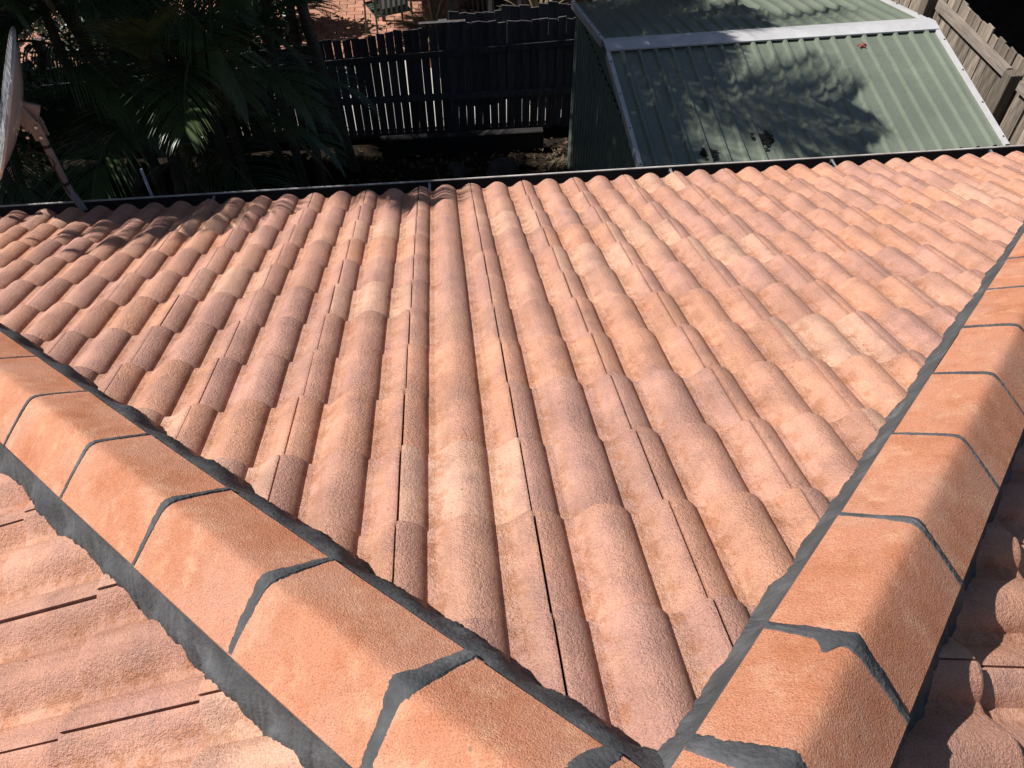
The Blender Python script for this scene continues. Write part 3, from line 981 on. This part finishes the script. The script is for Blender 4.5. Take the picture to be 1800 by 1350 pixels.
# ------------------------------------------------------------------ vegetation
def frond_mesh(name, L, elev, droop, nl, seed, mat, width=1.0, hang=0.5):
    rr = random.Random(seed)
    pts, tans = [], []
    p = Vector((0, 0, 0)); n = 14
    for i in range(n + 1):
        t = i / n
        a = elev - droop * (t ** 1.3)
        d = Vector((math.cos(a), 0.10 * math.sin(seed + t * 2), math.sin(a))).normalized()
        pts.append(p.copy()); tans.append(d)
        p = p + d * (L / n)
    mb = MB()
    mb.tube(pts, [0.011 * (1 - .85 * i / n) + .0012 for i in range(n + 1)], 5)
    nr = len(mb.f)
    side = Vector((0, 1, 0))
    for k in range(nl):
        t = 0.16 + 0.84 * (k + .5) / nl
        fi = t * n; i = min(int(fi), n - 1)
        P = pts[i].lerp(pts[i + 1], fi - i); T = tans[i]
        upv = T.cross(side).normalized() * -1
        if upv.z < 0 and abs(T.z) < .9: upv = -upv
        ln = L * .36 * width * (math.sin(math.pi * (0.12 + .82 * t)) ** .7) * rr.uniform(.88, 1.08)
        for sgn in (-1, 1):
            if rr.random() < .04: continue
            d0 = (side * sgn * (1.0 - .45 * t) + T * (.5 + .7 * t) + upv * .35).normalized()
            wv = T * 0.5 + upv * .2 - side * sgn * .3
            wv = (wv - d0 * wv.dot(d0)).normalized()
            w = 0.0062 * rr.uniform(.85, 1.2) * L / 1.4
            vs = []
            q = P.copy(); d = d0.copy()
            for m in range(5):
                ws = w * (0.55, 1.0, .9, .6, .06)[m]
                vs += [q + wv * ws, q - wv * ws]
                q = q + d * (ln / 4)
                d = (d + Vector((0, 0, -hang * (.22 + .16 * m) * rr.uniform(.8, 1.2)))).normalized()
            mb.add(vs, [(2 * m, 2 * m + 1, 2 * m + 3, 2 * m + 2) for m in range(4)])
    me = mb.mesh(name, mat, 60)
    me.materials.append(M_RACHIS)
    me.polygons.foreach_set('material_index', [1] * nr + [0] * (len(me.polygons) - nr))
    return me
FR = [frond_mesh('frond', 1.5, R(62), R(95), 54, 1, M_FROND), frond_mesh('frond', 1.7, R(40), R(100), 60, 2, M_FROND, 1.0, .7),
      frond_mesh('frond', 1.35, R(15), R(85), 50, 3, M_FROND, 1.1, .8), frond_mesh('frond', 1.6, R(52), R(125), 58, 4, M_FROND, .95, .6)]
FR_UP = frond_mesh('frond', 1.5, R(80), R(45), 38, 5, M_FROND)
FR_DRY = frond_mesh('frond', 1.3, R(-30), R(60), 34, 6, M_FROND_DRY, .8, .9)
def trunk_mb(base, top, r0, r1, bend=0.0, seed=0):
    base, top = Vector(base), Vector(top)
    n = 16
    pts, rad = [], []
    for i in range(n + 1):
        t = i / n
        p = base.lerp(top, t) + Vector((math.sin(t * math.pi) * bend, math.sin(t * math.pi + seed) * bend * .5, 0))
        pts.append(p); rad.append((r0 + (r1 - r0) * t) * (1.0 + .10 * (i % 2)))
    m = MB(); m.tube(pts, rad, 9); return m
vrng = random.Random(31)
def palm(stems, label, n=11, scale=1.0, dry=1, group='palms in the shaded garden'):
    b0 = Vector(stems[0][0])
    root = empty('palm', b0)
    tag(root, label, 'palm', group)
    for si, (base, top) in enumerate(stems):
        trunk_mb(base, top, .045 * scale, .032 * scale, vrng.uniform(-.12, .12), si).build('trunk', M_TRUNK, root)
        top = Vector(top)
        mb = MB(); mb.tube([top + Vector((0, 0, -.05)), top + Vector((0, 0, .2)), top + Vector((0, 0, .42))], [.036 * scale, .042 * scale, .018], 9); mb.build('crown_shaft', M_RACHIS, root)
        a0 = vrng.uniform(0, 6.28)
        for k in range(n):
            a = a0 + k * 2.39996
            me = FR_UP if k < 2 else FR[(k + si) % 4]
            sc = scale * vrng.uniform(.85, 1.15)
            W = Matrix.Translation(top + Vector((0, 0, .38 - .02 * k))) @ Matrix.Rotation(a, 4, 'Z') @ Matrix.Rotation(vrng.uniform(-.12, .2), 4, 'Y') @ Matrix.Scale(sc, 4)
            link('frond', me, root, W)
        for k in range(dry):
            W = Matrix.Translation(top + Vector((0, 0, .1))) @ Matrix.Rotation(vrng.uniform(0, 6.28), 4, 'Z') @ Matrix.Scale(scale, 4)
            link('frond', FR_DRY, root, W)
    return root
Z = -2.5
palm([((-2.5, 2.6, Z), (-2.75, 2.5, .35)), ((-2.35, 2.75, Z), (-2.1, 2.5, -.35)), ((-2.6, 2.8, Z), (-2.9, 3.1, -.1))], 'golden cane palm clump in mid garden, fronds hanging above a leaning bare trunk')
palm([((-1.35, 3.55, Z), (-1.2, 3.5, .6)), ((-1.2, 3.7, Z), (-1.0, 3.6, 1.5)), ((-1.5, 3.75, Z), (-1.75, 3.6, -.2))], 'tall cane palm clump at the left end of the fence gaps')
palm([((-3.5, 1.8, Z), (-3.6, 1.9, .2)), ((-3.35, 2.0, Z), (-3.2, 2.1, -.5))], 'cane palm directly behind the satellite dish')
palm([((-1.6, 2.3, Z), (-1.55, 2.1, -.7)), ((-1.75, 2.2, Z), (-1.9, 1.9, -1.0))], 'low cane palm with wide arching fronds in front of the paling fence', 11, .95)
palm([((-3.2, 3.9, Z), (-3.3, 3.9, .9)), ((-3.0, 4.0, Z), (-2.7, 3.9, .3))], 'tall cane palm at the back left corner of the garden')
palm([((-4.4, 3.0, Z), (-4.5, 3.0, 1.0)), ((-4.2, 2.9, Z), (-4.1, 2.6, .2))], 'cane palm at the far left beyond the satellite dish')
palm([((-.85, 3.95, Z), (-1.1, 3.3, 2.3)), ((-1.0, 4.05, Z), (-1.25, 2.55, 2.6))], 'tallest palm, grey stems beside the fence gaps, crown shading the shed', 14, 1.15)

palm([((-2.95, 1.35, Z), (-2.8, 1.05, 1.35))], 'palm whose long fronds hang into the top left corner above the dish', 16, 1.0)

palm([((-2.2, 2.2, Z), (-1.9, 2.1, 1.75)), ((-2.05, 3.3, Z), (-1.6, 3.3, 2.0))], 'pair of tall palms standing right of the leaning bare trunk', 14, 1.1)

def leaf_cloud(mb, c, rad, n, size, rr, flat=0.5):
    c = Vector(c)
    for _ in range(n):
        while True:
            q = Vector((rr.uniform(-1, 1), rr.uniform(-1, 1), rr.uniform(-1, 1)))
            if .25 < q.length < 1: break
        lump = .78 + .3 * noise.noise(q * 2.3 + c)
        p = c + Vector((q.x * rad[0], q.y * rad[1], q.z * rad[2])) * lump
        s = size * rr.uniform(.6, 1.3)
        d = Vector((rr.gauss(0, 1), rr.gauss(0, 1), rr.gauss(0, flat) - .3)).normalized()
        w = d.cross(Vector((rr.gauss(0, .5), rr.gauss(0, .5), 1))).normalized()
        mb.add([p, p + d * s * .5 + w * s * .22, p + d * s, p + d * s * .5 - w * s * .22], [(0, 1, 2, 3)])
def leafy(name, cat, label, base, clouds, size, mat, seed, trunk_r=.12, limbs=True):
    rr = random.Random(seed)
    base = Vector(base)
    root = empty(name, base); tag(root, label, cat)
    top = Vector(clouds[0][0])
    mb = MB()
    mb.tube([base, base.lerp(top, .3) + Vector((.05, .08, 0)), base.lerp(top, .6) + Vector((-.04, .03, 0)), top], [trunk_r, trunk_r * .8, trunk_r * .6, trunk_r * .25], 8)
    if limbs:
        for c, rad, n in clouds[1:]:
            s_ = base.lerp(top, .45); e_ = Vector(c)
            mb.tube([s_, s_.lerp(e_, .5) + Vector((0, 0, .15)), e_], [trunk_r * .5, trunk_r * .3, trunk_r * .12], 6)
    mb.build('trunk', M_BARK, root)
    mb = MB()
    for c, rad, n in clouds: leaf_cloud(mb, c, rad, n, size, rr)
    mb.build('crown', mat, root)
    return root
# unseen trees added to shade garden, patio and far right (crowns above the frame)
leafy('added_shade_tree', 'tree', 'dense unseen broadleaf tree added left of the garden to shade it', (-6.6, 2.6, Z),
      [((-6.3, 2.6, 2.4), (1.7, 1.6, 1.7), 5200), ((-4.6, 1.25, 1.3), (1.1, .6, 1.0), 4200), ((-4.3, 2.0, 1.9), (.9, .8, .8), 3600), ((-6.0, 3.9, 1.0), (1.4, 1.2, 1.4), 3800), ((-6.0, 1.7, .6), (1.3, .9, 1.3), 3600), ((-5.8, 2.9, -.6), (1.2, 1.6, 1.2), 3800)], .17, M_LEAF, 3, .16)
leafy('added_shade_tree', 'tree', 'unseen broadleaf tree added over the back left corner to shade garden and palms', (-4.9, 5.6, Z),
      [((-4.9, 4.2, 3.1), (1.7, 1.1, 1.3), 4600), ((-3.5, 3.4, 2.5), (1.3, 1.3, .7), 3600), ((-3.6, 1.9, 2.3), (1.2, .8, .6), 2900), ((-3.1, 1.5, 2.0), (1.1, .6, .5), 900), ((-2.3, 2.3, 2.4), (1.0, .9, .5), 1500), ((-2.0, 3.6, 2.6), (1.0, 1.0, .5), 1500)], .16, M_LEAF, 4, .14)
leafy('added_shade_tree', 'tree', 'unseen broadleaf tree added behind the shed to shade the ground at far right', (2.6, 6.7, Z),
      [((2.2, 7.6, 2.8), (1.7, 1.6, 1.1), 5200), ((3.2, 7.3, 2.5), (1.2, 1.1, 1.0), 3600), ((1.1, 8.2, 2.4), (1.3, 1.4, 1.0), 3600), ((3.3, 8.4, 2.6), (1.3, 1.4, 1.0), 3600)], .16, M_LEAF, 5, .14)
leafy('added_shade_tree', 'tree', 'unseen broadleaf tree added beyond the patio furniture to shade the patio', (-.9, 10.2, Z),
      [((-1.0, 9.6, 2.2), (1.7, 1.1, 1.2), 4600), ((-.9, 8.4, 2.6), (1.1, .9, .9), 2800), ((.4, 9.4, 1.6), (1.3, 1.0, 1.1), 3200), ((-3.3, 8.0, 2.5), (1.5, 1.3, .9), 4600), ((-2.2, 7.2, 3.2), (1.0, .8, .7), 2400)], .16, M_LEAF, 6, .13)
# understorey
for k, (bx, by, rx, ry, rz, n, lab) in enumerate((
        (-3.9, .95, .9, .45, .8, 2200, 'dark leafy shrub below the gutter behind the dish mast'),
        (-2.7, 1.1, .75, .5, .7, 1900, 'dark leafy shrub beside the leaning trunk'),
        (-4.3, 4.1, .8, .5, 1.1, 2200, 'dark shrub in the back left corner under the palms'),
        (-2.3, 4.1, .8, .4, .9, 2100, 'dark shrub against the hidden stretch of the fence'),
        (-2.1, 6.1, .75, .5, .75, 2200, 'hedge shrub beyond the fence at the left end of the sunlit paving'),
        (-2.2, 7.5, .8, .5, .9, 2400, 'bushy shrub at the far left edge of the paved patio'),
        (-4.6, 7.3, 1.3, .6, 1.0, 3000, 'broad dark shrub in the far left background'),
        (-3.6, 5.6, 1.3, .5, .95, 3200, 'dark hedge shrub beyond the fence behind the palms'),
        (-1.35, 1.2, .5, .4, .45, 1100, 'low dark shrub close to the gutter right of the leaning trunk'))):
    leafy('shrub', 'shrub', lab, (bx, by, Z), [((bx, by, Z + rz * .9), (rx, ry, rz), n)], .11, M_LEAF, 60 + k, .03, False)
# leaning bare trunk
mb = MB()
mb.tube([(-1.98, 1.0, Z), (-1.93, 1.08, -1.9), (-1.88, 1.2, -1.35), (-1.84, 1.35, -.85), (-1.80, 1.42, -.62)], [.06, .052, .046, .04, .03], 10)
o = mb.build('leaning_trunk', M_BARK); tag(o, 'leaning bare grey tree trunk rising from behind the gutter in the dark garden', 'tree trunk')
# yellow-green big leaf near the dish
root = empty('elephant_ear', (-2.75, 1.15, Z)); tag(root, 'single yellow green broad leaf plant beside the dish mast', 'plant')
mb = MB(); mb.tube([(-2.75, 1.15, Z), (-2.72, 1.12, -1.4), (-2.62, 1.05, -.82)], [.014, .01, .007], 6); mb.build('stem', M_RACHIS, root)
mb = MB(); n = 12; vs = []; fs = []
for i in range(n + 1):
    t = i / n; w = .09 * math.sin(math.pi * (t ** .7)) * (1.1 - .4 * t) + .001
    c = Vector((-2.62 + .30 * t, 1.05 - .03 * t, -.82 + .06 * t - .05 * t * t))
    vs += [c + Vector((.02, w, .015)), c, c + Vector((-.02, -w, .01))]
for i in range(n):
    for k in range(2): fs.append((i * 3 + k, i * 3 + k + 1, i * 3 + k + 4, i * 3 + k + 3))
mb.add(vs, fs, True); mb.build('leaf', M_LEAF_Y, root)
# pale blue stake
mb = MB(); mb.tube([(-1.645, .40, Z), (-1.652, .40, -.041)], .009, 8)
o = mb.build('garden_stake', simple_mat('pale_blue_plastic', (.45, .50, .62), (.55, .60, .70), 20, .4)); tag(o, 'thin pale blue stake poking up above the gutter', 'stake')

# ------------------------------------------------------------------ things in the garden bed
mb = MB(); mb.box((.38, 4.18, -2.37), (1.85, .10, .24)); o = mb.build('garden_sleeper', M_SLEEPER); bevel_mesh(o.data, .008)
tag(o, 'long dark timber sleeper edging the garden bed at the foot of the paling fence', 'sleeper')
grng = random.Random(51)
def rock(loc, r, label, seed):
    bm = bmesh.new(); bmesh.ops.create_icosphere(bm, subdivisions=3, radius=1)
    for v in bm.verts:
        d = 1 + .28 * noise.noise(v.co * 1.3 + Vector((seed * 3.7, 0, 0))) + .08 * noise.noise(v.co * 4 + Vector((seed, 2, 0)))
        v.co = Vector((v.co.x * r[0] * d, v.co.y * r[1] * d, v.co.z * r[2] * d))
    me = bpy.data.meshes.new('rock'); bm.to_mesh(me); bm.free(); me.materials.append(M_ROCK)
    me.polygons.foreach_set('use_smooth', [True] * len(me.polygons))
    o = link('rock', me, None, Matrix.Translation(loc) @ Matrix.Rotation(seed, 4, 'Z')); tag(o, label, 'rock', 'rocks on the dark soil')
for k, (x, y, r, lab) in enumerate(((.78, 3.62, (.22, .17, .15), 'largest rounded rock in the middle of the dark soil below the sleeper'),
        (.30, 3.75, (.17, .10, .08), 'flat pale rock below the sleeper, left of the largest rock'), (-.35, 3.0, (.16, .12, .09), 'flat rock at the left near the gutter'),
        (-.75, 2.85, (.12, .1, .08), 'small rock leftmost on the soil, close to the palms'), (.55, 2.55, (.16, .1, .09), 'rock just above the gutter line'), (1.1, 3.3, (.08, .07, .05), 'small rock beside the dry grass tuft'))):
    rock((x, y, Z + r[2] * .5), r, lab, k + 1)
def tuft(name, loc, n, h, mat, label, cat, seed, spread=.5):
    rr = random.Random(seed); mb = MB()
    for _ in range(n):
        a = rr.uniform(0, 6.28); b = Vector(loc) + Vector((rr.gauss(0, h * .25), rr.gauss(0, h * .2), 0))
        d = Vector((math.cos(a) * spread, math.sin(a) * spread, 1)).normalized()
        w = Vector((-math.sin(a), math.cos(a), 0)) * .004
        hh = h * rr.uniform(.5, 1.1)
        m1 = b + d * hh * .55; m2 = b + d * hh * .9 + Vector((math.cos(a), math.sin(a), -.4)) * hh * .3
        mb.add([b + w, b - w, m1 - w, m1 + w, m2], [(0, 1, 2, 3), (3, 2, 4)])
    o = mb.build(name, mat); tag(o, label, cat)
tuft('dry_grass_tuft', (1.22, 3.42, Z), 90, .16, M_STRAW, 'pale dry grass tuft on the soil near the green shed wall', 'grass tuft', 1, 1.2)
tuft('weed', (1.42, 3.75, Z), 40, .22, M_STRAW, 'straggly dry weed at the foot of the green shed wall', 'weed', 2, .7)
tuft('weed', (.95, 3.85, Z), 25, .12, M_STRAW, 'small dry weed in front of the right end of the sleeper', 'weed', 3, .9)
mb = MB(); mb.tube([(.05, 3.9, Z + .02), (.16, 3.2, Z + .06), (.27, 2.5, Z + .03)], [.012, .01, .006], 6)
o = mb.build('fallen_branch', M_BARK); tag(o, 'thin fallen branch lying on the dark soil', 'branch')
mb = MB()
lr = random.Random(8)
for _ in range(1500):
    x, y = lr.uniform(-1.2, 1.6), lr.uniform(.9, 4.3)
    p = Vector((x, y, Z + .03 + lr.random() * .03)); a = lr.uniform(0, 6.28); s_ = lr.uniform(.02, .05)
    d = Vector((math.cos(a), math.sin(a), lr.gauss(0, .3))) * s_; w = Vector((-math.sin(a), math.cos(a), lr.gauss(0, .4))) * s_ * .35
    mb.add([p - d, p + w, p + d, p - w], [(0, 1, 2, 3)])
o = mb.build('leaf_litter', simple_mat('brown_leaves', (.05, .035, .02), (.13, .09, .05), 25, .9)); tag(o, kind='stuff')

# leaves on the shed roof
def litter(loc, rx, n, mat, label, seed):
    rr = random.Random(seed); mb = MB()
    for _ in range(n):
        x, y = rr.gauss(0, rx), rr.gauss(0, rx)
        p = SH @ Vector((loc[0] + x, loc[1] + y, HE + (loc[1] + y) * (HR - HE) / (SD / 2) + .012 + rr.random() * .006))
        a = rr.uniform(0, 6.28); s_ = rr.uniform(.02, .04)
        d = Vector((math.cos(a), math.sin(a), rr.gauss(0, .15))) * s_; w = Vector((-math.sin(a), math.cos(a), rr.gauss(0, .15))) * s_ * .5
        mb.add([p - d, p + w, p + d, p - w], [(0, 1, 2, 3)])
    o = mb.build('fallen_leaves', mat); tag(o, label, 'leaves')
M_REDLEAF = simple_mat('red_leaf', (.22, .06, .04), (.34, .12, .08), 20, .8)
M_BLKLEAF = simple_mat('black_leaf', (.008, .008, .008), (.02, .02, .018), 20, .9)
litter((2.12, 1.17, 0), .012, 5, M_REDLEAF, 'small red fallen leaves high on the shed roof near the ridge', 1)
litter((.98, .20, 0), .033, 46, M_BLKLEAF, 'black clump of wet leaves on the lower shed roof, right of the other clump', 2)
litter((.50, .10, 0), .03, 30, M_BLKLEAF, 'black wet leaves at the shed roof edge just above the gutter, left of the larger clump', 3)

# ------------------------------------------------------------------ patio furniture beyond the fence
def chair(loc, rz, mat, label, cushion=None):
    W = Matrix.Translation(loc) @ Matrix.Rotation(rz, 4, 'Z')
    root = empty('patio_chair', loc); root.rotation_euler = (0, 0, rz); WM[root.name] = W
    tag(root, label, 'chair', 'chairs on the patio beyond the fence')
    for sx in (-.25, .25):
        for sy in (-.23, .25):
            mb = MB(); top = .44 if sy < 0 else .62
            mb.tube([(sx * 1.1, sy * 1.08, 0), (sx, sy, .42), (sx, sy, top)], .013, 8); mb.build('leg', mat, root, W)
        mb = MB(); mb.tube([(sx, -.23, .44), (sx, -.24, .60), (sx, -.20, .645), (sx, .1, .645), (sx, .25, .62)], .013, 8); mb.build('arm', mat, root, W)
    mb = MB()
    for k in range(7): mb.box((0, -.22 + k * .073, .43), (.5, .055, .014))
    mb.build('seat', mat, root, W)
    mb = MB()
    mb.tube([(-.24, .25, .42), (-.24, .33, .92), (-.2, .35, .97), (.2, .35, .97), (.24, .33, .92), (.24, .25, .42)], .013, 8)
    for k in range(6): mb.box((-.18 + k * .072, .30, .70), (.03, .012, .5), Matrix.Rotation(R(-9), 3, 'X'))
    mb.build('backrest', mat, root, W)
    if cushion:
        mb = MB(); mb.box((0, .26, .72), (.38, .07, .42), Matrix.Rotation(R(-9), 3, 'X')); o = mb.build('cushion', cushion, root, W); bevel_mesh(o.data, .03, 3)
chair((-.45, 7.05, Z + .02), R(200), M_CHAIR, 'green grey metal patio chair with a pale cushion on the sunlit bricks', M_CUSHION)
chair((.85, 7.0, Z + .02), R(150), M_CHAIR2, 'brown metal patio chair in the shade, right of the cushioned chair')
# table
root = empty('patio_table', (.05, 7.9, Z + .02)); tag(root, 'dark slatted patio table behind the chairs', 'table')
mb = MB()
for k in range(9): mb.box((.05, 7.5 + k * .1, Z + .74), (1.3, .085, .025))
mb.build('table_top', M_CHAIR2, root)
for sx in (-.55, .65):
    for sy in (7.55, 8.25):
        mb = MB(); mb.box((sx, sy, Z + .375), (.05, .05, .71)); mb.build('leg', M_CHAIR2, root)
def pot(loc, r, h, mat, label, nl, ll, lm, seed):
    root = empty('potted_plant', loc); tag(root, label, 'potted plant', 'potted plants on the patio')
    x, y, z = loc
    mb = MB(); mb.tube([(x, y, z), (x, y, z + h * .85), (x, y, z + h * .86), (x, y, z + h)], [r * .7, r * .95, r * 1.08, r * 1.08], 20); mb.build('pot', mat, root)
    rr = random.Random(seed)
    mb = MB()
    for _ in range(nl):
        a = rr.uniform(0, 6.28); el = rr.uniform(.3, 1.4); p = Vector((x, y, z + h)); d = Vector((math.cos(a) * math.cos(el), math.sin(a) * math.cos(el), math.sin(el)))
        w = Vector((-math.sin(a), math.cos(a), 0)) * .02; vs = []
        L = ll * rr.uniform(.7, 1.1)
        for m in range(5):
            ws = (1, .9, .7, .45, .03)[m]; vs += [p + w * ws, p - w * ws]; p = p + d * L / 4; d = (d + Vector((0, 0, -.25))).normalized()
        mb.add(vs, [(2 * m, 2 * m + 1, 2 * m + 3, 2 * m + 2) for m in range(4)])
    mb.build('leaves', lm, root)
pot((.15, 6.25, Z + .02), .19, .36, M_POT, 'terracotta pot with drooping brown leaves behind the fence, right of the sunlit bricks', 34, .75, M_FROND_DRY, 1)
pot((1.36, 5.15, Z + .02), .17, .9, M_POTG, 'tall grey pot of spiky dry leaves behind the fence beside the shed', 36, .6, M_STRAW, 2)
# step ladder: grey A-frame
root = empty('step_ladder', (1.05, 6.15, Z + .02)); tag(root, 'grey step ladder standing in the shade behind the fence', 'ladder')
for sx in (-.22, .22):
    for sy in (-.3, .3):
        mb = MB(); mb.tube([(1.05 + sx, 6.15 + sy, Z + .02), (1.05 + sx * .75, 6.15, Z + 1.2)], .016, 8); mb.build('leg', M_POTG, root)
for k in range(3):
    t = .28 + k * .27
    mb = MB(); mb.box((1.05, 6.15 - .3 * (1 - t), Z + .02 + 1.18 * t), (.44 * (1 - .25 * t), .09, .025)); mb.build('step', M_POTG, root)

# neighbour's house: dark wall and added verandah roof far behind
nb_ = empty('neighbour_house', (2.0, 12.0, Z)); tag(nb_, 'dark rendered neighbour house behind the patio', 'house')
mb = MB(); mb.box((2.0, 12.0, -1.1), (14, .2, 2.8)); mb.build('wall', M_DARKWALL, nb_)
mb = MB(); mb.box((2.0, 12.0, .45), (14.6, 2.6, .12), Matrix.Rotation(R(6), 3, 'X')); mb.build('roof', M_ROOFM, nb_)
mb = MB(); mb.box((3.7, 9.0, .12), (11.5, 5.4, .10)); mb.build('added_verandah_roof', M_ROOFM, nb_)  # unseen roof added to keep sky and sun off the patio
for px in (.42, 3.3, 6.3, 9.2):
    mb = MB(); mb.box((px, 6.75, -1.2), (.10, .10, 2.55)); mb.build('verandah_post', M_TIMBER_DARK, nb_)
mb = MB(); mb.box((10.6, 4.5, -1.6), (.12, 14, 1.8)); o = mb.build('boundary_wall', M_DARKWALL); tag(o, 'dark boundary wall far beyond the sunlit fence at the right', 'wall')
print('tiles', n_tiles)
